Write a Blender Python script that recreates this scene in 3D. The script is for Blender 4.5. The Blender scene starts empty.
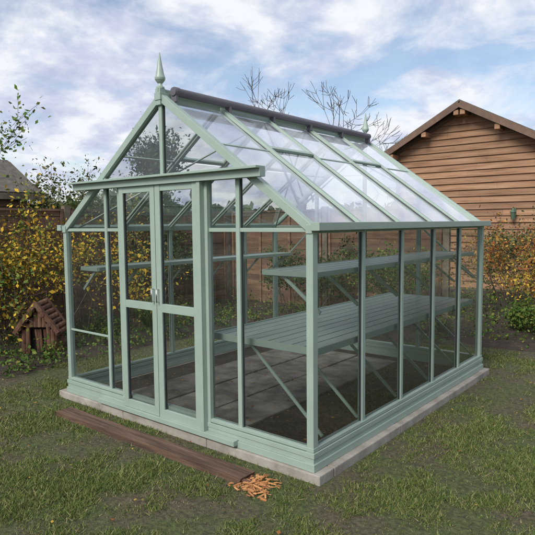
import bpy, math, random
import numpy as np
from mathutils import Vector, Matrix, noise as mn
random.seed(7); rng=np.random.default_rng(7)
W,L,H,R=2.57,2.904,1.426,2.366
GZ=-0.06
scene=bpy.context.scene
scene.view_settings.view_transform='Standard'; scene.view_settings.look='None'; scene.view_settings.exposure=0
# ------------------------------------------------------------ materials
def newmat(name):
    m=bpy.data.materials.new(name); m.use_nodes=True
    nt=m.node_tree; b=nt.nodes['Principled BSDF']; return m,nt,b
def ramp(nt,cols):
    r=nt.nodes.new('ShaderNodeValToRGB'); e=r.color_ramp.elements
    while len(e)<len(cols): e.new(.5)
    for i,(p,c) in enumerate(cols):
        e[i].position=p; e[i].color=(*c,1)
    return r
def pmat(name,cols,scale=8,rough=.8,bump=.2,stretch=(1,1,1),island=0,metal=0,detail=5,bscale=None,bdist=.01,spec=.5):
    m,nt,b=newmat(name); N=nt.nodes; K=nt.links
    r=ramp(nt,cols); out=r.outputs[0]
    if island<0:
        g=N.new('ShaderNodeNewGeometry'); K.new(g.outputs['Random Per Island'],r.inputs[0])
    else:
        tc=N.new('ShaderNodeTexCoord'); mp=N.new('ShaderNodeMapping'); mp.inputs['Scale'].default_value=stretch
        K.new(tc.outputs['Object'],mp.inputs[0])
        n=N.new('ShaderNodeTexNoise'); n.inputs['Scale'].default_value=scale; n.inputs['Detail'].default_value=detail; n.inputs['Roughness'].default_value=.62
        K.new(mp.outputs[0],n.inputs['Vector'])
        K.new(n.outputs[0],r.inputs[0])
        if island>0:
            g=N.new('ShaderNodeNewGeometry'); mr=N.new('ShaderNodeMapRange')
            mr.inputs[3].default_value=1-island; mr.inputs[4].default_value=1+island
            K.new(g.outputs['Random Per Island'],mr.inputs[0])
            v=N.new('ShaderNodeVectorMath'); v.operation='SCALE'
            K.new(out,v.inputs[0]); K.new(mr.outputs[0],v.inputs['Scale']); out=v.outputs[0]
        if bump>0:
            n2=N.new('ShaderNodeTexNoise'); n2.inputs['Scale'].default_value=bscale or scale*3; n2.inputs['Detail'].default_value=5
            K.new(mp.outputs[0],n2.inputs['Vector'])
            bp=N.new('ShaderNodeBump'); bp.inputs['Strength'].default_value=bump; bp.inputs['Distance'].default_value=bdist
            K.new(n2.outputs[0],bp.inputs['Height']); K.new(bp.outputs[0],b.inputs['Normal'])
    K.new(out,b.inputs['Base Color'])
    b.inputs['Roughness'].default_value=rough; b.inputs['Metallic'].default_value=metal
    b.inputs['Specular IOR Level'].default_value=spec
    return m
def leafmat(name,cols):
    m,nt,b=newmat(name); N=nt.nodes; K=nt.links; N.remove(b)
    r=ramp(nt,cols); g=N.new('ShaderNodeNewGeometry'); K.new(g.outputs['Random Per Island'],r.inputs[0])
    d=N.new('ShaderNodeBsdfDiffuse'); K.new(r.outputs[0],d.inputs[0]); K.new(d.outputs[0],N['Material Output'].inputs[0]); return m
def glassmat(name,pale_mix,ior=1.5,k=1.6,tint=(.965,.985,.975)):
    m,nt,b=newmat(name); N=nt.nodes; K=nt.links; N.remove(b)
    tr=N.new('ShaderNodeBsdfTransparent'); tr.inputs[0].default_value=(*tint,1)
    gl=N.new('ShaderNodeBsdfGlossy'); gl.inputs['Roughness'].default_value=.015; gl.inputs[0].default_value=(.95,.97,1,1)
    fr=N.new('ShaderNodeFresnel'); fr.inputs[0].default_value=ior
    ml=N.new('ShaderNodeMath'); ml.operation='MULTIPLY'; ml.inputs[1].default_value=k; ml.use_clamp=True
    K.new(fr.outputs[0],ml.inputs[0])
    mx=N.new('ShaderNodeMixShader'); K.new(ml.outputs[0],mx.inputs[0]); K.new(tr.outputs[0],mx.inputs[1]); K.new(gl.outputs[0],mx.inputs[2])
    df=N.new('ShaderNodeBsdfDiffuse'); df.inputs[0].default_value=(.75,.8,.85,1)  # pale blue-white diffuse blended over the glass in noise patches
    tc=N.new('ShaderNodeTexCoord'); n=N.new('ShaderNodeTexNoise'); n.inputs['Scale'].default_value=3; n.inputs['Detail'].default_value=4
    K.new(tc.outputs['Object'],n.inputs['Vector'])
    mr=N.new('ShaderNodeMapRange'); mr.inputs[1].default_value=.35; mr.inputs[2].default_value=.75; mr.inputs[3].default_value=pale_mix*.4; mr.inputs[4].default_value=pale_mix*1.6
    K.new(n.outputs[0],mr.inputs[0])
    m2=N.new('ShaderNodeMixShader'); K.new(mr.outputs[0],m2.inputs[0]); K.new(mx.outputs[0],m2.inputs[1]); K.new(df.outputs[0],m2.inputs[2])
    K.new(m2.outputs[0],N['Material Output'].inputs[0]); return m
M={}
M['green']=pmat('sage_powder_coat',[(.3,(.275,.36,.305)),(.7,(.31,.40,.34))],6,.38,0)
M['dark']=pmat('rubber_gasket',[(.3,(.03,.035,.035)),(.7,(.05,.055,.055))],20,.6,0)
M['shade']=pmat('blind_cassette',[(.3,(.09,.085,.10)),(.7,(.15,.14,.165))],14,.5,.1,stretch=(1,.2,1))
M['glass']=glassmat('wall_glass',.006,k=1.3,tint=(.975,.99,.98))
M['roofglass']=glassmat('roof_glass',.26,1.52,2.4)
M['steel']=pmat('steel',[(.3,(.5,.5,.5)),(.7,(.6,.6,.6))],10,.3,0,metal=1)
M['concrete']=pmat('concrete',[(.25,(.17,.15,.125)),(.42,(.26,.235,.20)),(.58,(.34,.315,.275)),(.75,(.41,.39,.345))],5,.9,.5,bscale=60,bdist=.004,detail=8)
M['paving']=pmat('paving_stone',[(.3,(.06,.053,.043)),(.45,(.12,.105,.086)),(.55,(.18,.16,.132)),(.7,(.26,.235,.20))],5,.8,.5,island=.2,bscale=50,bdist=.004,detail=9)
M['soil']=pmat('soil',[(.3,(.028,.02,.014)),(.6,(.062,.045,.031)),(.8,(.105,.08,.057))],9,.95,1,bscale=25,bdist=.04)
M['plank']=pmat('old_sleeper',[(.25,(.03,.018,.013)),(.45,(.07,.04,.025)),(.58,(.12,.07,.045)),(.78,(.18,.12,.08))],7,.75,.8,stretch=(.35,5,5),bscale=14,bdist=.008,detail=8)
M['chips']=pmat('fresh_wood',[(0,(.42,.18,.06)),(.5,(.56,.28,.11)),(1,(.24,.10,.04))],5,.8,0,island=-1)
M['board']=pmat('larch_weatherboard',[(.25,(.09,.043,.024)),(.42,(.23,.12,.062)),(.58,(.31,.175,.10)),(.78,(.40,.25,.155))],3.5,.75,.4,stretch=(.3,1,3.5),island=.2,bscale=30,bdist=.004,detail=8)
M['trim']=pmat('brown_trim',[(.3,(.10,.06,.042)),(.7,(.18,.11,.075))],5,.7,.3)
M['shingle']=pmat('roof_felt',[(.3,(.07,.065,.055)),(.7,(.14,.125,.10))],12,.9,.4)
M['fence']=pmat('fence_board',[(.25,(.065,.036,.023)),(.5,(.14,.08,.05)),(.78,(.24,.155,.10))],4,.85,.5,stretch=(.6,.6,3),island=.32,bscale=20,bdist=.005,detail=8)
M['oldwood']=pmat('weathered_wood',[(.3,(.08,.065,.045)),(.7,(.2,.165,.12))],6,.9,.5)
M['bark']=pmat('bark',[(.3,(.045,.034,.025)),(.7,(.12,.09,.068))],18,.9,0)
M['rbark']=pmat('red_bark',[(.25,(.06,.03,.019)),(.5,(.17,.085,.052)),(.75,(.28,.17,.11))],10,.9,.8,stretch=(2,2,.5),island=.3)
M['inner_shade']=pmat('painted_hollow_shade',[(.3,(.012,.01,.008)),(.7,(.03,.022,.016))],10,.95,0)  # near-black colour painting the shade inside the insect house
M['lantern']=pmat('lantern_metal',[(.3,(.05,.09,.06)),(.7,(.08,.13,.085))],10,.5,0)
M['yleaf']=leafmat('yellow_leaf',[(0,(.56,.34,.04)),(.3,(.66,.44,.06)),(.5,(.36,.31,.05)),(.68,(.14,.18,.04)),(.85,(.08,.11,.03)),(1,(.34,.14,.03))])
M['gleaf']=leafmat('green_leaf',[(0,(.045,.09,.02)),(.5,(.085,.15,.035)),(.8,(.14,.19,.05)),(1,(.24,.22,.06))])
M['dleaf']=leafmat('dark_evergreen_leaf',[(0,(.022,.042,.016)),(.5,(.04,.068,.025)),(1,(.08,.11,.038))])
M['oleaf']=leafmat('olive_leaf',[(0,(.06,.08,.035)),(.5,(.11,.13,.055)),(1,(.20,.18,.08))])
M['bleaf']=leafmat('brown_leaf',[(0,(.22,.07,.03)),(.4,(.30,.14,.05)),(.7,(.48,.32,.07)),(.85,(.09,.12,.035)),(1,(.10,.05,.03))])
M['grass']=leafmat('grass_blade',[(0,(.065,.098,.026)),(.35,(.10,.145,.038)),(.7,(.155,.19,.058)),(.86,(.24,.23,.095)),(1,(.33,.30,.16))])
# ------------------------------------------------------------ builders
_k=[0]
class MB:
    def __init__(s): s.v=[];s.f=[];s.m=[]
    def box8(s,c8,mi=0):
        b=len(s.v); s.v+= [tuple(c) for c in c8]
        s.f+=[(b,b+3,b+2,b+1),(b+4,b+5,b+6,b+7),(b,b+1,b+5,b+4),(b+1,b+2,b+6,b+5),(b+2,b+3,b+7,b+6),(b+3,b,b+4,b+7)]
        s.m+=[mi]*6
    def beam(s,p1,p2,w,d,n,mi=0,off=0.0,ext=0):
        p1=Vector(p1);p2=Vector(p2);a=(p2-p1).normalized(); n=Vector(n); n=(n-a*n.dot(a)).normalized(); t=a.cross(n)
        _k[0]=(_k[0]+1)%13; e=_k[0]*.00023
        w=w/2+e; d=d/2+e; p1=p1+n*off-a*(ext+e); p2=p2+n*off+a*(ext+e)
        c=[p+t*(w*i)+n*(d*j) for p in (p1,p2) for i,j in ((-1,-1),(1,-1),(1,1),(-1,1))]
        s.box8(c,mi)
    def box(s,x0,x1,y0,y1,z0,z1,mi=0):
        s.box8([(x0,y0,z0),(x1,y0,z0),(x1,y1,z0),(x0,y1,z0),(x0,y0,z1),(x1,y0,z1),(x1,y1,z1),(x0,y1,z1)],mi)
    def poly(s,pts,mi=0):
        b=len(s.v); s.v+=[tuple(p) for p in pts]; s.f.append(tuple(range(b,b+len(pts)))); s.m.append(mi)
    def tube(s,p1,p2,r1,r2,mi=0,n=6,cap=False):
        p1=Vector(p1);p2=Vector(p2);a=(p2-p1)
        if a.length<1e-6:return
        a.normalize(); t=a.orthogonal().normalized(); u=a.cross(t); b=len(s.v)
        for p,r in((p1,r1),(p2,r2)):
            for i in range(n):
                g=2*math.pi*i/n; s.v.append(tuple(p+t*(r*math.cos(g))+u*(r*math.sin(g))))
        for i in range(n):
            j=(i+1)%n; s.f.append((b+i,b+j,b+n+j,b+n+i)); s.m.append(mi)
        if cap:
            s.f.append(tuple(b+i for i in range(n))[::-1]);s.m.append(mi); s.f.append(tuple(b+n+i for i in range(n)));s.m.append(mi)
    def lathe(s,c,prof,n=16,mi=0):
        b=len(s.v)
        for r,z in prof:
            for i in range(n):
                g=2*math.pi*i/n; s.v.append((c[0]+r*math.cos(g),c[1]+r*math.sin(g),c[2]+z))
        for k in range(len(prof)-1):
            for i in range(n):
                j=(i+1)%n; s.f.append((b+k*n+i,b+k*n+j,b+(k+1)*n+j,b+(k+1)*n+i)); s.m.append(mi)
    def obj(s,name,mats,parent=None,bevel=0,smooth=False):
        me=bpy.data.meshes.new(name); me.from_pydata(s.v,[],s.f)
        for m in mats: me.materials.append(M[m])
        me.polygons.foreach_set('material_index',s.m)
        if smooth: me.polygons.foreach_set('use_smooth',[True]*len(s.f))
        me.update()
        o=bpy.data.objects.new(name,me); scene.collection.objects.link(o)
        if parent: o.parent=parent
        if bevel:
            b=o.modifiers.new('bevel','BEVEL'); b.width=bevel; b.segments=2; b.limit_method='ANGLE'
        return o
def empty(name):
    e=bpy.data.objects.new(name,None); scene.collection.objects.link(e); e.empty_display_size=.2; return e
def npmesh(name,V,k,mat,parent=None):
    n=V.shape[0]; me=bpy.data.meshes.new(name)
    me.vertices.add(n*k); me.vertices.foreach_set('co',V.astype(np.float32).ravel())
    me.loops.add(n*k); me.loops.foreach_set('vertex_index',np.arange(n*k,dtype=np.int32))
    me.polygons.add(n); me.polygons.foreach_set('loop_start',np.arange(0,n*k,k,dtype=np.int32))
    me.polygons.foreach_set('loop_total',np.full(n,k,dtype=np.int32))
    me.materials.append(M[mat]); me.update(calc_edges=True); me.validate()
    o=bpy.data.objects.new(name,me); scene.collection.objects.link(o)
    if parent: o.parent=parent
    return o
def leaves(P,size,aspect=.55,droop=0.0,jit=.35):
    P=np.asarray(P,float); n=len(P)
    a=rng.normal(size=(n,3)); a[:,2]-=droop; a/=np.linalg.norm(a,axis=1)[:,None]
    b=rng.normal(size=(n,3)); b-=a*(a*b).sum(1)[:,None]; b/=np.linalg.norm(b,axis=1)[:,None]
    s=size*(1+jit*rng.normal(size=(n,1))).clip(.4,1.8)
    c=np.cross(a,b)
    V=np.stack([P,P+a*s*.5+b*s*aspect*.5+c*s*.08,P+a*s,P+a*s*.5-b*s*aspect*.5+c*s*.08],1)
    return V
def grow(mb,tips,p,d,length,r,lvl,spread=.6,up=.15,kids=3,segs=3,wob=.25,minr=.002):
    pts=[Vector(p)]; d=Vector(d).normalized()
    for i in range(segs):
        d=(d+Vector((random.gauss(0,wob),random.gauss(0,wob),random.gauss(0,wob)+up))*.5).normalized()
        q=pts[-1]+d*(length/segs)
        ra=max(minr,r*(1-.55*i/segs)); rb=max(minr,r*(1-.55*(i+1)/segs))
        mb.tube(pts[-1],q,ra,rb,0,5 if r>.01 else 3)
        pts.append(q)
        if lvl<=1: tips.append(tuple(q)); tips.append(tuple((pts[-2]+q)/2))
        if lvl>0 and i>0 or (lvl>0 and i==segs-1):
            for k in range(kids if i==segs-1 else max(1,kids-1)):
                nd=(d+Vector((random.gauss(0,spread),random.gauss(0,spread),random.gauss(0,spread)))).normalized()
                grow(mb,tips,q,nd,length*random.uniform(.55,.8),rb*.72,lvl-1,spread,up,kids,segs,wob,minr)
def plant(name,base,stems,length,r,lvl,leafmat_,leafsize,nper,jitter,barkm='bark',spread=.6,up=.15,kids=3,lean=.5,base_r=.1,droop=.2,aspect=.55,keep=1.0,minr=.002,segs=3,seed=None):
    if seed is not None: random.seed(seed)
    e=empty(name); mb=MB(); tips=[]
    for i in range(stems):
        g=random.uniform(0,6.28); rr=base_r*math.sqrt(random.random())
        d=Vector((math.cos(g)*lean,math.sin(g)*lean,1))
        grow(mb,tips,(base[0]+rr*math.cos(g),base[1]+rr*math.sin(g),base[2]),d,length*random.uniform(.75,1.15) if stems>1 else length,r,lvl,spread,up,kids,segs,minr=minr)
    mb.obj('branches',[barkm],e)
    if nper>0 and tips:
        T=np.array(tips); T=T[rng.random(len(T))<keep]
        P=np.repeat(T,nper,0)+rng.normal(scale=jitter,size=(len(T)*nper,3))
        P=P[P[:,2]>GZ+.02]
        npmesh('leaves',leaves(P,leafsize,aspect,droop),4,leafmat_,e)
    return e
# ------------------------------------------------------------ camera
cx,cy,cz,yaw,pit,rol,f=4.4134,-2.669,1.4668,-.6838,-.0789,-.0097,559.03
fw=Vector((math.sin(yaw)*math.cos(pit),math.cos(yaw)*math.cos(pit),math.sin(pit)))
r=fw.cross(Vector((0,0,1))).normalized(); u=r.cross(fw)
r2=r*math.cos(rol)+u*math.sin(rol); u2=-r*math.sin(rol)+u*math.cos(rol)
cam=bpy.data.cameras.new('camera'); co=bpy.data.objects.new('camera',cam); scene.collection.objects.link(co)
co.matrix_world=Matrix(((r2.x,u2.x,-fw.x,cx),(r2.y,u2.y,-fw.y,cy),(r2.z,u2.z,-fw.z,cz),(0,0,0,1)))
cam.sensor_width=36; cam.lens=f/535*36; cam.clip_end=2000; cam.clip_start=.05
scene.camera=co
# ------------------------------------------------------------ world
SE,SR=math.radians(40),math.radians(175)
w=bpy.data.worlds.new('World'); scene.world=w; w.use_nodes=True; nt=w.node_tree; N=nt.nodes; K=nt.links
bg=N['Background']; sky=N.new('ShaderNodeTexSky'); sky.sky_type='NISHITA'; sky.sun_disc=False; sky.sun_elevation=SE; sky.sun_rotation=SR
K.new(sky.outputs[0],bg.inputs[0]); bg.inputs[1].default_value=.15
tc=N.new('ShaderNodeTexCoord'); sp=N.new('ShaderNodeSeparateXYZ'); K.new(tc.outputs['Generated'],sp.inputs[0])
mz=N.new('ShaderNodeMath'); mz.operation='MAXIMUM'; mz.inputs[1].default_value=0; K.new(sp.outputs[2],mz.inputs[0])
ad=N.new('ShaderNodeMath'); ad.operation='ADD'; ad.inputs[1].default_value=.30; K.new(mz.outputs[0],ad.inputs[0])
dx=N.new('ShaderNodeMath'); dx.operation='DIVIDE'; K.new(sp.outputs[0],dx.inputs[0]); K.new(ad.outputs[0],dx.inputs[1])
dy=N.new('ShaderNodeMath'); dy.operation='DIVIDE'; K.new(sp.outputs[1],dy.inputs[0]); K.new(ad.outputs[0],dy.inputs[1])
cb=N.new('ShaderNodeCombineXYZ'); K.new(dx.outputs[0],cb.inputs[0]); K.new(dy.outputs[0],cb.inputs[1]); cb.inputs[2].default_value=2.3
n1=N.new('ShaderNodeTexNoise'); n1.inputs['Scale'].default_value=2.4; n1.inputs['Detail'].default_value=6; n1.inputs['Roughness'].default_value=.58; n1.inputs['Distortion'].default_value=.3
K.new(cb.outputs[0],n1.inputs['Vector'])
cm=ramp(nt,[(.41,(.18,.18,.18)),(.56,(1,1,1))]); K.new(n1.outputs[0],cm.inputs[0])
n2=N.new('ShaderNodeTexNoise'); n2.inputs['Scale'].default_value=4.2; n2.inputs['Detail'].default_value=6; n2.inputs['Roughness'].default_value=.6
mp=N.new('ShaderNodeMapping'); mp.inputs['Location'].default_value=(3,7,1); K.new(cb.outputs[0],mp.inputs[0]); K.new(mp.outputs[0],n2.inputs['Vector'])
cc=ramp(nt,[(.34,(.50,.55,.73)),(.45,(.65,.69,.83)),(.56,(.87,.89,.94))]); K.new(n2.outputs[0],cc.inputs[0])
b2=N.new('ShaderNodeBackground'); K.new(cc.outputs[0],b2.inputs[0]); b2.inputs[1].default_value=1.06
mx=N.new('ShaderNodeMixShader'); K.new(cm.outputs[0],mx.inputs[0]); K.new(bg.outputs[0],mx.inputs[1]); K.new(b2.outputs[0],mx.inputs[2])
K.new(mx.outputs[0],N['World Output'].inputs[0])
sl=bpy.data.lights.new('sun','SUN'); sl.energy=3.3; sl.angle=math.radians(25); sl.color=(1,.95,.87)
so=bpy.data.objects.new('sun',sl); scene.collection.objects.link(so)
sd=Vector((math.sin(SR)*math.cos(SE),math.cos(SR)*math.cos(SE),math.sin(SE)))
so.rotation_euler=sd.to_track_quat('Z','Y').to_euler()
# ------------------------------------------------------------ ground
mg,nt,b=newmat('lawn_soil'); N=nt.nodes;K=nt.links
tc=N.new('ShaderNodeTexCoord')
a1=N.new('ShaderNodeTexNoise');a1.inputs['Scale'].default_value=1.6;a1.inputs['Detail'].default_value=7;a1.inputs['Roughness'].default_value=.65;K.new(tc.outputs['Object'],a1.inputs['Vector'])
a2=N.new('ShaderNodeTexNoise');a2.inputs['Scale'].default_value=38;a2.inputs['Detail'].default_value=7;a2.inputs['Roughness'].default_value=.65;K.new(tc.outputs['Object'],a2.inputs['Vector'])
r1=ramp(nt,[(.36,(.15,.115,.072)),(.47,(.13,.12,.06)),(.55,(.11,.13,.045)),(.7,(.12,.15,.05))]);K.new(a1.outputs[0],r1.inputs[0])
r3=ramp(nt,[(.32,(.3,.3,.3)),(.68,(1.1,1.1,1.1))]);K.new(a2.outputs[0],r3.inputs[0])
mm=N.new('ShaderNodeMix');mm.data_type='RGBA';mm.blend_type='MULTIPLY';mm.inputs[0].default_value=1
K.new(r1.outputs[0],mm.inputs[6]);K.new(r3.outputs[0],mm.inputs[7]);K.new(mm.outputs[2],b.inputs['Base Color'])
b.inputs['Roughness'].default_value=.95
bp=N.new('ShaderNodeBump');bp.inputs['Distance'].default_value=.03;bp.inputs['Strength'].default_value=.9;K.new(a2.outputs[0],bp.inputs['Height']);K.new(bp.outputs[0],b.inputs['Normal'])
M['ground']=mg
g=MB(); g.poly([(-400,-400,GZ),(400,-400,GZ),(400,400,GZ),(-400,400,GZ)]); g.obj('ground',['ground'])
def bedtest(x,y):
    n=.18*mn.noise(Vector((x*1.3,y*1.3,0)))
    return (x<-1.15+n) or (y>3.75+.25*max(0,x-1)+n)
fb=MB()
def heap(x0,x1,y0,y1,st=.12):
    nx=int((x1-x0)/st);ny=int((y1-y0)/st);base=len(fb.v)
    for j in range(ny+1):
        for i in range(nx+1):
            x=x0+(x1-x0)*i/nx;y=y0+(y1-y0)*j/ny
            n=.18*mn.noise(Vector((x*1.3,y*1.3,0)))
            dist=max(-1.15+n-x, y-(3.75+.25*max(0,x-1)+n))
            h=min(1,max(-1,dist/.25))*.045+.02*mn.noise(Vector((x*6,y*6,3)))
            fb.v.append((x,y,GZ+h-.006))
    for j in range(ny):
        for i in range(nx):
            a=base+j*(nx+1)+i; fb.f.append((a,a+1,a+nx+2,a+nx+1)); fb.m.append(0)
heap(-3.2,-.8,-4,3.5); heap(-3.2,5.5,3.5,9.5)
fb.obj('flower_bed',['soil'],smooth=True)
# grass blades
n=560000
depth=2.3+rng.random(n)**1.25*7.5
lat=(rng.random(n)-.5)*1.15*depth
X=cx+fw.x*depth+r.x*lat; Y=cy+fw.y*depth+r.y*lat
keep=[]; lush=[]
for i in range(n):
    x=X[i];y=Y[i]
    if -.15<x<2.67 and -.06<y<2.99: continue
    if .3<x<2.33 and -.36<y<-.2: continue
    if bedtest(x,y): continue
    q=mn.noise(Vector((x*1.5,y*1.5,5)))+.65*mn.noise(Vector((x*5,y*5,1)))+.4*mn.noise(Vector((x*14,y*14,1)))
    if x>2.66: q-=.30*max(0,1-(x-2.66)/.9)
    if random.random()<min(1,max(.12,.60+q*1.6)): keep.append(i); lush.append(min(1.4,max(.55,1+q)))
keep=np.array(keep); lush=np.array(lush); X=X[keep];Y=Y[keep]; n=len(X)
ang=rng.random(n)*6.28; hh=(.008+.020*rng.random(n)**1.6)*lush; ww=(.0013+.0012*rng.random(n))*(1+.14*depth[keep])
lean=rng.normal(scale=.7,size=(n,2))*hh[:,None]
B=np.stack([X,Y,np.full(n,GZ-.003)],1); t=np.stack([np.cos(ang),np.sin(ang),np.zeros(n)],1)*ww[:,None]
V=np.stack([B-t,B+t,B+np.stack([lean[:,0],lean[:,1],hh],1)],1)
npmesh('grass',V,3,'grass')
P=[]
while len(P)<520:
    x=random.uniform(-1.3,5);y=random.uniform(-2.4,5)
    if -.15<x<2.67 and -.06<y<2.99: continue
    P.append((x,y,GZ+.025))
Vl=leaves(P,.024,.7); Vl[:,:,2]=GZ+.010+(Vl[:,:,2]-GZ)*.3+.008
npmesh('fallen_leaves',Vl,4,'bleaf')
# ------------------------------------------------------------ slab + floor
s=MB(); x0,x1,y0,y1=-.14,2.66,-.055,2.985
def slabrow(a0,a1,fix0,fix1,alongx,nn):
    for i in range(nn):
        p=a0+(a1-a0)*i/nn+.002; q=a0+(a1-a0)*(i+1)/nn-.002; h=random.uniform(-.002,.0015)-.003
        if alongx: s.box(p,q,fix0,fix1,-.11,h)
        else: s.box(fix0,fix1,p,q,-.11,h)
slabrow(x0,x1,y0,.1,True,3); slabrow(x0,x1,2.80,y1,True,3); slabrow(.104,2.796,2.43,x1,False,3); slabrow(.104,2.796,x0,.1,False,3)
s.obj('concrete_base',['concrete'],bevel=.006)
s=MB(); s.poly([(.09,.09,.004),(2.44,.09,.004),(2.44,2.82,.004),(.09,2.82,.004)]); s.obj('soil_floor',['soil'])
s=MB(); ys=[.16,.78,1.40,2.02,2.64]
for i in range(4):
    for j in range(3):
        a=.45+j*.46; s.box(a+.008,a+.446+random.uniform(-.006,.006),ys[i]+.008,ys[i+1]-.010,-.02,.02+random.uniform(-.004,.004))
s.obj('paving_slabs',['paving'],bevel=.006)
P=[]
for i in range(600):
    P.append((random.uniform(.15,2.4),random.uniform(.12,2.8),.024))
Vl=leaves(P,.018,.7); Vl[:,:,2]=.026+(Vl[:,:,2]-.024)*.2
npmesh('floor_debris',Vl,4,'bleaf')
# ------------------------------------------------------------ greenhouse
GH=empty('greenhouse')
p=MB()
for (a,b_,nrm) in(((0,0),(W,0),(0,-1,0)),((W,0),(W,L),(1,0,0)),((W,L),(0,L),(0,1,0)),((0,L),(0,0),(-1,0,0))):
    for z,hh_,dd in((.022,.044,.075),(.062,.034,.055),(.094,.028,.066),(.125,.02,.05)):
        p.beam((a[0],a[1],z),(b_[0],b_[1],z),hh_,dd,nrm,ext=dd/2)
p.obj('base_plinth',['green'],GH,bevel=.002)
fr=MB(); ga=MB()
Z0=.11
for x,y in((0,0),(W,0),(W,L),(0,L)):
    fr.beam((x,y,Z0),(x,y,H+.01),.046,.046,(0,1,0))
def bar(p1,p2,n,w=.028,d=.034):
    fr.beam(p1,p2,w,d,n); ga.beam(p1,p2,w+.009,.009,n,off=0,ext=-.01)
for i in range(1,5):
    y=L*i/5
    for x,sx in((0,-1),(W,1)): bar((x,y,Z0),(x,y,H),(sx,0,0),.032,.032)
for x,sx in((0,-1),(W,1)):
    fr.beam((x,-.03,H+.005),(x,L+.03,H+.005),.05,.045,(sx,0,0))
    fr.beam((x+sx*.05,-.045,H+.002),(x+sx*.05,L+.045,H+.002),.012,.055,(sx,0,0))
    fr.beam((x+sx*.08,-.045,H+.02),(x+sx*.08,L+.045,H+.02),.045,.006,(sx,0,0))
    fr.beam((x+sx*.052,-.045,H+.02),(x+sx*.052,-.041,H+.02),.055,.045,(0,0,1))
fr.beam((W/2,-.04,R),(W/2,L+.04,R),.06,.05,(0,0,1)); fr.beam((W/2,-.04,R+.035),(W/2,L+.04,R+.035),.016,.04,(0,0,1))
sl_=(R-H)/(W/2)
nR=Vector((sl_,0,1)).normalized(); nL=Vector((-sl_,0,1)).normalized()
for i in range(6):
    y=L*i/5; ed=i in(0,5)
    for x,nn in((0,nL),(W,nR)):
        if ed: fr.beam((x,y,H+.01),(W/2,y,R),.046,.046,nn,ext=.02)
        else: bar((x,y,H+.01),(W/2,y,R),nn,.032,.04)
def rake(x): return H+sl_*min(x,W-x)
for x in(.59,W/2,2.01):
    z0=Z0 if x!=W/2 else 1.80
    bar((x,0,z0),(x,0,rake(x)-.02),(0,-1,0),.03,.034)
for x in(.64,W/2,1.93): bar((x,L,Z0),(x,L,rake(x)-.02),(0,1,0),.03,.034)
fr.beam((0.02,L,H),(W-.02,L,H),.03,.03,(0,1,0))
fr.beam((0.02,0,H),(.79,0,H),.024,.024,(0,1,0)); fr.beam((1.72,0,H),(W-.02,0,H),.024,.024,(0,1,0))
fr.beam((0.02,0,.56),(.575,0,.56),.014,.016,(0,1,0))
fr.beam((.02,L-.03,.9),(.62,L-.03,H),.016,.006,(0,1,0)); fr.beam((W-.02,L-.03,.9),(W-.62,L-.03,H),.016,.006,(0,1,0))
for x0_,sx in((0,1),(W,-1)):
    a=Vector((x0_,.02,H)); b_=Vector((W/2,L/5*2,R))
    nn=nL if sx>0 else nR
    fr.beam(a-nn*.03,b_-nn*.03,.014,.006,nn)
    a=Vector((x0_,L-.02,H)); b_=Vector((W/2,L/5*3,R)); fr.beam(a-nn*.03,b_-nn*.03,.014,.006,nn)
def on(x0_,y,t,nn,o):
    return Vector((x0_+(W/2-x0_)*t,y,H+(R-H)*t))+nn*o
vent=[]; VT=.60
for x0_,nn in((W,nR),(0,nL)):
    for bay in(1,3):
        ya,yb=L/5*bay+.022,L/5*(bay+1)-.022; o=.014
        A,B_,C,D=on(x0_,ya,VT+.02,nn,o),on(x0_,yb,VT+.02,nn,o),on(x0_,yb,.97,nn,o),on(x0_,ya,.97,nn,o)
        fr.beam(A,B_,.03,.022,nn); fr.beam(C,D,.03,.022,nn); fr.beam(A,D,.022,.024,nn); fr.beam(B_,C,.022,.024,nn)
        vent.append((A,B_,C,D))
    for bay in(0,2,4):
        ya,yb=L/5*bay,L/5*(bay+1)
        fr.beam(on(x0_,ya,VT,nn,.006),on(x0_,yb,VT,nn,.006),.014,.008,nn)
yd=-.045
fr.beam((.245,-.055,1.775),(2.25,-.055,1.775),.05,.05,(0,-1,0))
fr.beam((.245,-.075,1.805),(2.25,-.075,1.805),.012,.085,(0,-1,0))
fr.beam((.6,-.0,1.775),(1.98,-.0,1.775),.04,.05,(0,-1,0))
fr.beam((.79,-.004,.1),(.79,-.004,1.76),.05,.04,(0,1,0)); 
fr.beam((1.72,-.004,.1),(1.72,-.004,1.76),.05,.045,(0,1,0))
fr.beam((.5,-.055,.035),(2.0,-.055,.035),.03,.04,(0,-1,0))
fr.obj('frame',['green'],GH,bevel=.002); ga.obj('gaskets',['dark'],GH)
dr=MB(); dg=MB(); glz=MB()
for (xa,xb) in((.83,1.245),(1.255,1.69)):
    ws=.05
    dr.beam((xa+ws/2,yd,.055),(xa+ws/2,yd,1.75),ws,.03,(0,-1,0)); dr.beam((xb-ws/2,yd,.055),(xb-ws/2,yd,1.75),ws,.03,(0,-1,0))
    for z,hh_ in((.085,.06),(.865,.055),(1.725,.045)):
        dr.beam((xa+ws,yd,z),(xb-ws,yd,z),hh_,.026,(0,-1,0))
    for z0,z1 in((.115,.84),(.89,1.70)):
        glz.poly([(xa+ws,yd,z0),(xb-ws,yd,z0),(xb-ws,yd,z1),(xa+ws,yd,z1)])
        for xx in(xa+ws+.003,xb-ws-.003): dg.beam((xx,yd,z0),(xx,yd,z1),.006,.016,(0,-1,0))
dr.beam((1.705,yd-.004,.055),(1.705,yd-.004,1.75),.03,.04,(0,-1,0))
dr.obj('sliding_doors',['green'],GH,bevel=.002); dg.obj('door_gaskets',['dark'],GH)
hd=MB()
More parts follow.
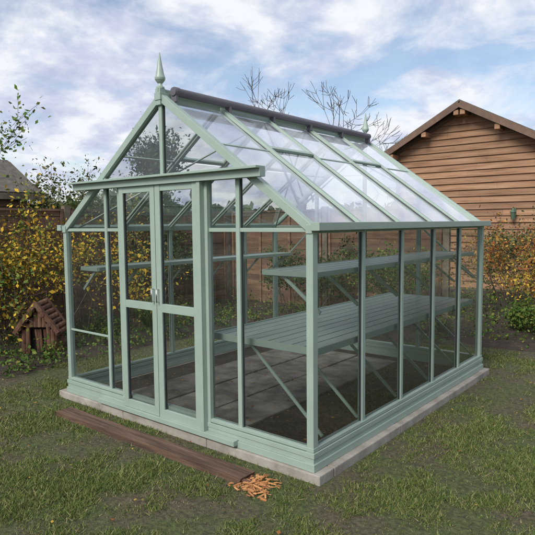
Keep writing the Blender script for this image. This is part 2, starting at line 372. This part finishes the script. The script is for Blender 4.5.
for xx in(1.222,1.278):
    hd.tube((xx,yd-.012,.91),(xx,yd-.04,.91),.005,.005,n=10);hd.tube((xx,yd-.012,1.0),(xx,yd-.04,1.0),.005,.005,n=10);hd.tube((xx,yd-.04,.905),(xx,yd-.04,1.005),.0055,.0055,n=10,cap=True)
hd.obj('door_handles',['steel'],GH,smooth=True)
for i in range(5):
    ya,yb=L*i/5+.01,L*(i+1)/5-.01
    for x in(0,W): glz.poly([(x,ya,Z0),(x,yb,Z0),(x,yb,H),(x,ya,H)])
for y,xs in((0,[.02,.59,.79]),(0,[1.72,2.01,W-.02]),(L,[.02,.64,W/2,1.93,W-.02])):
    for a,b_ in zip(xs[:-1],xs[1:]):
        glz.poly([(a,y,Z0),(b_,y,Z0),(b_,y,rake(b_)-.01),(a,y,rake(a)-.01)])
glz.poly([(.79,0,1.8),(W/2,0,1.8),(W/2,0,R-.03),(.79,0,rake(.79)-.01)]); glz.poly([(W/2,0,1.8),(1.72,0,1.8),(1.72,0,rake(1.72)-.01),(W/2,0,R-.03)])
glz.obj('wall_glazing',['glass'],GH)
rg=MB()
for x0_,nn in((W,nR),(0,nL)):
    for i in range(5):
        ya,yb=L*i/5+.01,L*(i+1)/5-.01
        rg.poly([on(x0_,ya,-.02,nn,.004),on(x0_,yb,-.02,nn,.004),on(x0_,yb,VT,nn,.006),on(x0_,ya,VT,nn,.006)])
        if i not in(1,3): rg.poly([on(x0_,ya,VT,nn,.002),on(x0_,yb,VT,nn,.002),on(x0_,yb,.97,nn,.004),on(x0_,ya,.97,nn,.004)])
for q in vent: rg.poly(q)
rg.obj('roof_glazing',['roofglass'],GH)
for y in(-.01,L+.01):
    fi=MB()
    fi.box(W/2-.026,W/2+.026,y-.026,y+.026,R-.06,R+.055)
    fi.lathe((W/2,y,R+.055),[(0,0),(.03,0),(.03,.012),(.018,.02),(.014,.035),(.024,.045),(.036,.062),(.038,.075),(.030,.10),(.018,.16),(.009,.215),(.003,.25),(0,.252)],20)
    fi.obj('finial',['green'],GH,bevel=.001)
bl=MB()
xb_,zb_=W/2+.075,R+.035
bl.tube((xb_,.04,zb_),(xb_,L-.05,zb_),.030,.030,n=18,cap=True)
bl.tube((xb_,.05,zb_),(xb_,.09,zb_),.034,.034,n=18,cap=True)
for i in range(6):
    y=.06+(L-.13)*i/5
    bl.beam((xb_-.005,y,zb_-.07),(xb_-.005,y,zb_+.0),.02,.05,(1,0,0))
bl.obj('roller_blind',['shade'],GH,bevel=.001)
# ------------------------------------------------------------ staging
def staging(name,xa,xb,ya,yb,z,nsl,lip,brz,wallx):
    e=empty(name); m=MB(); wd=(xb-xa)/nsl
    for i in range(nsl):
        a=xa+i*wd+.004; m.box(a,a+wd-.010,ya+.004,yb-.004,z-.012,z+random.uniform(-.0006,.0006))
    m.beam((xa-.004,ya,z-lip/2+.004),(xa-.004,yb,z-lip/2+.004),lip,.012,(1,0,0)); m.beam((xb+.004,ya,z-lip/2+.004),(xb+.004,yb,z-lip/2+.004),lip,.012,(1,0,0))
    m.beam((xa,ya-.004,z-lip/2+.003),(xb,ya-.004,z-lip/2+.003),lip,.012,(0,1,0)); m.beam((xa,yb+.004,z-lip/2+.003),(xb,yb+.004,z-lip/2+.003),lip,.012,(0,1,0))
    m.obj('slats',['green'],e,bevel=.0015)
    m=MB(); inner=xa if wallx>W/2 else xb; sgn=1 if wallx>W/2 else -1
    for i in range(0,6):
        y=min(max(L*i/5,ya+.03),yb-.03)
        m.beam((xa,y,z-.025),(xb,y,z-.025),.02,.02,(0,0,1))
        m.beam((inner+sgn*(xb-xa)*.35,y,z-.03),(wallx-sgn*.03,y,brz),.018,.008,(0,1,0))
    m.obj('brackets',['green'],e)
    return e
staging('staging_bench',1.64,2.52,.12,2.84,.70,9,.045,.15,W)
staging('wall_shelf',2.12,2.52,.10,2.84,1.165,4,.03,.92,W)
staging('wall_shelf',.05,.30,.10,2.84,1.10,3,.03,.9,0)
# ------------------------------------------------------------ plank
pm=MB(); ns=14
a=Vector((.32,-.285,0)); b_=Vector((2.27,-.265,0))
for i in range(ns+1):
    t=i/ns; c=a.lerp(b_,t); hw=.066+.007*mn.noise(Vector((t*7,0,0))); top=GZ+.042+.004*mn.noise(Vector((t*9,4,0)))
    ring=[(c.x,c.y-hw,GZ-.01),(c.x,c.y+hw,GZ-.01),(c.x,c.y+hw-.003,top),(c.x,c.y-hw+.004,top)]
    if i==ns: ring=[(c.x+random.uniform(-.02,.03),q[1],q[2]) for q in ring]
    k=len(pm.v); pm.v+=ring
    if i==0: pm.f.append((k,k+1,k+2,k+3)); pm.m.append(0)
    else:
        for j in range(4):
            j2=(j+1)%4; pm.f.append((k-4+j,k+j,k+j2,k-4+j2)); pm.m.append(0)
    if i==ns: pm.f.append((k+3,k+2,k+1,k)); pm.m.append(0)
for i in range(14):
    y=b_.y+random.uniform(-.06,.06); z=GZ+random.uniform(.005,.036); l=random.uniform(.03,.13)
    pm.tube((b_.x-.02,y,z),(b_.x+l,y+random.uniform(-.015,.015),z+random.uniform(-.01,.01)),.007,.001,0,4)
pm.obj('wooden_plank',['plank'],bevel=.003)
ch=MB()
for i in range(190):
    x=2.32+random.gauss(.04,.06);y=-.285+random.gauss(0,.05);z=GZ+random.uniform(.008,.035)*max(.3,1-abs(x-2.36)/.2)
    g=random.gauss(0,.7);l=random.uniform(.012,.055);d=Vector((math.cos(g),math.sin(g),random.uniform(-.2,.35)))*l
    c=Vector((x,y,z)); ch.beam(c-d/2,c+d/2,random.uniform(.002,.008),.002,(0,random.uniform(-.5,.5),1))
ch.obj('wood_chips',['chips'])
# ------------------------------------------------------------ wooden house
HS=empty('wooden_house')
yw=10.3; xc=-.29; zr=4.14; hw_=1.85; ze=3.14; ms=(zr-ze)/hw_
ww_=1.62; dp=5.0
hb=MB(); z=GZ
while z<zr:
    z1=z+.15
    hwid=min(ww_,(zr-.06-z)/ms-.02)
    if hwid<.05: break
    hw1=min(ww_,max(.02,(zr-.06-z1)/ms-.02))
    y0=yw
    cuts=[-hwid]+([random.uniform(-.6,.6)*hwid] if hwid>.5 else [])+[hwid]
    for ca,cb_ in zip(cuts[:-1],cuts[1:]):
        ta=max(-hw1,ca) if ca==-hwid else ca; tb=min(hw1,cb_) if cb_==hwid else cb_
        ta=max(ta,-hw1); tb=min(tb,hw1)
        if tb<=ta: ta=tb-.001
        hb.box8([(xc+ca+.001,y0-.042,z),(xc+cb_-.001,y0-.042,z),(xc+cb_-.001,y0+.02,z),(xc+ca+.001,y0+.02,z),(xc+ta+.001,y0-.008,z1),(xc+tb-.001,y0-.008,z1),(xc+tb-.001,y0+.02,z1),(xc+ta+.001,y0+.02,z1)])
    if z<ze-.1:
        for sx in(-1,1):
            X0=xc+sx*ww_
            hb.box8([(X0+sx*.028,y0+.02,z),(X0+sx*.028,y0+dp,z),(X0-sx*.02,y0+dp,z),(X0-sx*.02,y0+.02,z),(X0+sx*.008,y0+.02,z1),(X0+sx*.008,y0+dp,z1),(X0-sx*.02,y0+dp,z1),(X0-sx*.02,y0+.02,z1)])
    z=z1
hb.obj('weatherboard_walls',['board'],HS)
hr=MB()
for sx in(-1,1):
    nn=Vector((sx*ms,0,1)).normalized()
    hr.beam((xc+sx*(hw_+.0)/2,yw-.36,(zr+ze)/2+.03),(xc+sx*hw_/2,yw+dp+.3,(zr+ze)/2+.03),hw_/math.cos(math.atan(ms))+.02,.035,nn)
hr.obj('roof',['shingle'],HS)
ht=MB()
for sx in(-1,1):
    for yy in(yw-.37,yw+dp+.31):
        ht.beam((xc,yy,zr-.05),(xc+sx*hw_,yy,ze-.05),.13,.028,(0,1,0))
    ht.beam((xc+sx*.05,yw-.06,zr-.14),(xc+sx*ww_,yw-.06,zr-.14-ms*(ww_-.05)+.03),.09,.03,(0,1,0))
    ht.beam((xc+sx*ww_,yw-.05,GZ),(xc+sx*ww_,yw-.05,ze+.05),.09,.03,(0,1,0))
ht.obj('fascia',['trim'],HS,bevel=.004)
ht=MB()
for sx in(-1,1):
    for k in(.04,.45,.9):
        X0=xc+sx*hw_*k; Zz=zr-ms*hw_*k-.19
        ht.beam((X0,yw-.36,Zz),(X0,yw-.0,Zz),.11,.11,(0,0,1))
ht.obj('purlins',['board'],HS,bevel=.004)
ln=MB(); c=Vector((.86,yw-.16,1.50))
ln.box(c.x-.03,c.x+.03,yw-.06,yw-.045,1.55,1.75)
ln.tube((c.x,yw-.05,1.70),(c.x,yw-.16,1.76),.012,.012,n=8)
ln.lathe((c.x,c.y,1.50),[(0,0),(.04,0),(.045,.02),(.06,.15),(.075,.155),(.03,.22),(.012,.25),(0,.26)],6)
ln.obj('wall_lantern',['lantern'])
# ------------------------------------------------------------ fences
def fence(p0,p1,h,name='wooden_fence'):
    e=empty(name); m=MB(); p0=Vector(p0);p1=Vector(p1);d=(p1-p0);Ln=d.length;d.normalize(); nn=Vector((d.y,-d.x,0))
    k=max(1,round(Ln/1.8))
    for i in range(k+1):
        q=p0+d*(Ln*i/k); m.beam(q+Vector((0,0,GZ)),q+Vector((0,0,GZ+h+.06)),.09,.09,nn)
    m.obj('posts',['oldwood'],e)
    m=MB()
    for i in range(k):
        a=p0+d*(Ln*i/k+.05); b_=p0+d*(Ln*(i+1)/k-.05); z=.05
        while z<h-.05:
            zz=GZ+z; t=nn*.012; tt=nn*.028
            c=[a-tt+Vector((0,0,zz)),b_-tt+Vector((0,0,zz)),b_+t+Vector((0,0,zz)),a+t+Vector((0,0,zz)),a-t+Vector((0,0,zz+.105)),b_-t+Vector((0,0,zz+.105)),b_+t+Vector((0,0,zz+.105)),a+t+Vector((0,0,zz+.105))]
            dz=random.uniform(-.004,.004); c=[x+Vector((0,0,dz)) for x in c]
            m.box8(c); z+=.1
        m.beam(a+Vector((0,0,GZ+h)),b_+Vector((0,0,GZ+h)),.03,.07,nn)
        for kk in(.02,.34,.66,.98):
            q=a.lerp(b_,kk); m.beam(q+Vector((0,0,GZ+.03))-nn*.04,q+Vector((0,0,GZ+h-.02))-nn*.04,.04,.02,nn); m.beam(q+Vector((0,0,GZ+.03))+nn*.03,q+Vector((0,0,GZ+h-.02))+nn*.03,.04,.02,nn)
    m.obj('lap_boards',['fence'],e)
fence((-3.1,-5,0),(-3.1,5.3,0),1.75)
fence((-3.1,5.4,0),(1.1,5.8,0),1.75)
# neighbouring garden shed, its roof shows over the left fence
SH=empty('garden_shed'); sx0,sx1,sy0,sy1=-5.7,-4.0,-1.6,1.75; zE,zR=2.02,2.50; sxc=(sx0+sx1)/2
m=MB(); z=GZ
while z<zE-.02:
    z1=min(z+.13,zE)
    m.box8([(sx1,sy0,z),(sx1+.022,sy0,z),(sx1+.022,sy1,z),(sx1,sy1,z),(sx1,sy0,z1),(sx1+.006,sy0,z1),(sx1+.006,sy1,z1),(sx1,sy1,z1)])
    m.box8([(sx0,sy0,z),(sx0,sy1,z),(sx0-.022,sy1,z),(sx0-.022,sy0,z),(sx0,sy0,z1),(sx0,sy1,z1),(sx0-.006,sy1,z1),(sx0-.006,sy0,z1)])
    z=z1
z=GZ
while z<zR-.06:
    z1=z+.13; k0=min(1,(zR-z)/(zR-zE)); k1=max(.02,min(1,(zR-z1)/(zR-zE))); hw2=(sx1-sx0)/2-.01
    for yy in(sy0+.01,sy1-.03): m.box8([(sxc-hw2*k0,yy,z),(sxc+hw2*k0,yy,z),(sxc+hw2*k0,yy+.022,z),(sxc-hw2*k0,yy+.022,z),(sxc-hw2*k1,yy,z1),(sxc+hw2*k1,yy,z1),(sxc+hw2*k1,yy+.022,z1),(sxc-hw2*k1,yy+.022,z1)])
    z=z1
m.obj('walls',['fence'],SH)
m=MB(); hs=(sx1-sx0)/2+.15; mm_=(zR-zE)/((sx1-sx0)/2)
for sgn in(-1,1):
    nn=Vector((sgn*mm_,0,1)).normalized()
    m.beam((sxc+sgn*hs/2,sy0-.15,zR-mm_*hs/2+.03),(sxc+sgn*hs/2,sy1+.15,zR-mm_*hs/2+.03),hs*math.sqrt(1+mm_**2)+.02,.03,nn)
m.obj('roof',['shingle'],SH)
m=MB()
for sgn in(-1,1):
    for yy in(sy0-.165,sy1+.165): m.beam((sxc,yy,zR-.02),(sxc+sgn*hs,yy,zR-mm_*hs-.02),.11,.02,(0,1,0))
    m.beam((sxc+sgn*(hs+.01),sy0-.15,zR-mm_*hs-.03),(sxc+sgn*(hs+.01),sy1+.15,zR-mm_*hs-.03),.09,.02,(1,0,0))
m.obj('bargeboards',['oldwood'],SH,bevel=.003)
# ------------------------------------------------------------ insect house
IH=empty('insect_house'); bx,by=-1.80,.72
m=MB()
rt=Vector((.775,.63,0)); bk=Vector((-.63,.775,0))
o=Vector((bx,by,GZ+.02))
def L3(a,b_,c): return o+rt*a-bk*b_+Vector((0,0,c))
def topz(t): return .30+.26*(1-abs(t)/.19)
for i in range(8):
    t=-.175+i*.05
    m.tube(L3(t,-.12,0),L3(t,-.12,topz(t)-.02),.029,.026,0,8,True)
for sgn in(-1,1):
    for j in range(5): m.tube(L3(sgn*.185,-.12+j*.055,0),L3(sgn*.18,-.12+j*.055,.29),.03,.027,0,8,True)
for i in range(8):
    t=-.175+i*.05
    if abs(t)>.08: m.tube(L3(t,.12,0),L3(t*.95,.12,topz(t)-.02),.031,.026,0,8,True)
    else: m.tube(L3(t,.12,.33),L3(t,.12,topz(t)-.02),.031,.026,0,8,True)
for sgn in(-1,1):
    m.beam(L3(0,.17,.615),L3(sgn*.255,.17,.27),.045,.05,bk)
    m.beam(L3(0,-.15,.615),L3(sgn*.255,-.15,.27),.045,.05,bk)
    for j in range(7):
        f_=j/6; a=.24*f_*sgn; z=.60-.325*f_
        m.tube(L3(a,-.17,z),L3(a,.185+random.uniform(-.02,.02),z-.01),.034,.03,0,8,True)
for i in range(10):
    t=random.uniform(-.07,.07); m.tube(L3(t,.06,.0),L3(t+random.uniform(-.02,.02),.10,.30),.008,.008,0,6,True)
m.obj('logs',['rbark'],IH,bevel=.003)
m=MB(); c=[L3(a,b_,z) for z in(0.01,.36) for a,b_ in((-.15,-.09),(.15,-.09),(.15,.07),(-.15,.07))]; m.box8(c); m.obj('hollow_shade_block',['inner_shade'],IH)  # solid block filling the inside, its dark colour stands in for shade
# ------------------------------------------------------------ vegetation
plant('yellow_leaved_shrub',(-2.30,.75,GZ),12,.78,.014,3,'yleaf',.044,5,.09,spread=.55,kids=2,lean=.4,base_r=.4,keep=.42,seed=1)
plant('yellow_leaved_shrub',(-2.45,1.6,GZ),9,.76,.012,3,'yleaf',.042,4,.08,spread=.55,kids=2,lean=.35,base_r=.3,keep=.4,seed=2)
plant('yellow_leaved_shrub',(-2.5,-.1,GZ),9,.80,.012,3,'yleaf',.044,5,.09,spread=.55,kids=2,lean=.35,base_r=.35,keep=.38,seed=3)
plant('evergreen_shrub',(-2.75,3.0,GZ),7,.7,.014,3,'dleaf',.045,5,.08,spread=.55,kids=2,lean=.35,base_r=.3,keep=.8,seed=4)
plant('evergreen_shrub',(-3.7,2.5,GZ),10,.98,.016,3,'oleaf',.05,7,.10,spread=.5,kids=2,lean=.35,base_r=.3,keep=.8,up=.3,seed=5)
plant('evergreen_shrub',(-3.9,3.8,GZ),8,.9,.016,3,'gleaf',.05,6,.09,spread=.55,kids=2,lean=.4,base_r=.35,keep=.85,seed=6)
plant('garden_shrub',(2.2,6.4,GZ),11,.58,.013,3,'bleaf',.042,3,.07,spread=.5,kids=2,lean=.5,base_r=.55,keep=.6,seed=7)
plant('garden_shrub',(3.0,6.2,GZ),11,.48,.013,3,'yleaf',.036,3,.07,spread=.5,kids=2,lean=.5,base_r=.55,keep=.45,seed=8)
plant('garden_shrub',(1.9,8.3,GZ),12,.58,.013,3,'oleaf',.05,4,.07,spread=.5,kids=2,lean=.5,base_r=.8,keep=.7,seed=9)
plant('garden_shrub',(2.9,5.3,GZ),10,.20,.008,2,'gleaf',.038,6,.06,spread=.6,kids=3,lean=.6,base_r=.5,keep=.8,seed=10)
plant('garden_shrub',(1.0,4.9,GZ),7,.5,.012,3,'gleaf',.042,4,.06,spread=.5,kids=2,lean=.45,base_r=.35,keep=.7,seed=11)
plant('garden_shrub',(-.9,4.6,GZ),7,.5,.012,3,'dleaf',.045,4,.06,spread=.5,kids=2,lean=.45,base_r=.35,keep=.8,seed=12)
plant('young_tree',(-1.60,-.32,GZ),1,1.22,.035,4,'gleaf',.042,4,.06,spread=.6,kids=2,lean=.05,base_r=.01,keep=.5,up=.25,seed=21)
plant('bare_tree',(-7.9,13.3,GZ),1,2.4,.12,5,'bleaf',.05,0,.05,spread=.45,kids=3,lean=.02,base_r=.01,up=.2,minr=.007,seed=22,segs=2)
plant('evergreen_tree',(-8.4,7.5,GZ),1,1.5,.09,4,'dleaf',.09,10,.17,spread=.36,kids=2,lean=.02,base_r=.01,up=.3,seed=23)
def strap(name,c,n,h,mat='gleaf'):
    e=[]
    for i in range(n):
        g=random.uniform(0,6.28); l=h*random.uniform(.6,1.1); out=random.uniform(.2,.7)*l; w_=.012
        d=np.array([math.cos(g),math.sin(g),0]); s_=np.array([-d[1],d[0],0])*w_; prev=np.array(c)+d*.03
        for k in range(1,5):
            t=k/4; q=np.array(c)+d*(.03+out*t**1.5)+np.array([0,0,l*(t-.45*t**2.5)])
            e.append([prev-s_*(1.1-(k-1)/4),prev+s_*(1.1-(k-1)/4),q+s_*(1.1-t),q-s_*(1.1-t)]); prev=q
    npmesh(name,np.array(e),4,mat)
strap('strap_leaf_plant',(-1.5,2.1,GZ),130,.95); strap('strap_leaf_plant',(-.4,4.2,GZ),60,.6); strap('strap_leaf_plant',(1.6,4.4,GZ),50,.45)
P=[]
for i in range(1500):
    if random.random()<.45: x,y=random.uniform(-2.9,-1.05),random.uniform(-3,4)
    else: x,y=random.uniform(-2.9,5),random.uniform(3.9,8.5)
    if mn.noise(Vector((x*1.6,y*1.6,9)))<-.05: continue
    hgt=random.uniform(.03,.14)
    for k in range(22): P.append((x+random.gauss(0,.07),y+random.gauss(0,.07),GZ+.03+abs(random.gauss(0,hgt))))
npmesh('ground_cover_plants',leaves(P,.038,.6),4,'gleaf')
P=[]
for i in range(9000):
    g=random.uniform(0,6.28); rr=random.uniform(34,42); x,y=rr*math.cos(g),rr*math.sin(g)
    hh_=2.3+1.6*mn.noise(Vector((x*.12,y*.12,0)))+.8*mn.noise(Vector((x*.5,y*.5,0)))
    z=GZ+random.random()**.7*hh_
    for k in range(3): P.append((x+random.gauss(0,.4),y+random.gauss(0,.4),z+random.gauss(0,.2)))
npmesh('distant_trees',leaves(P,.8,.7),4,'dleaf')
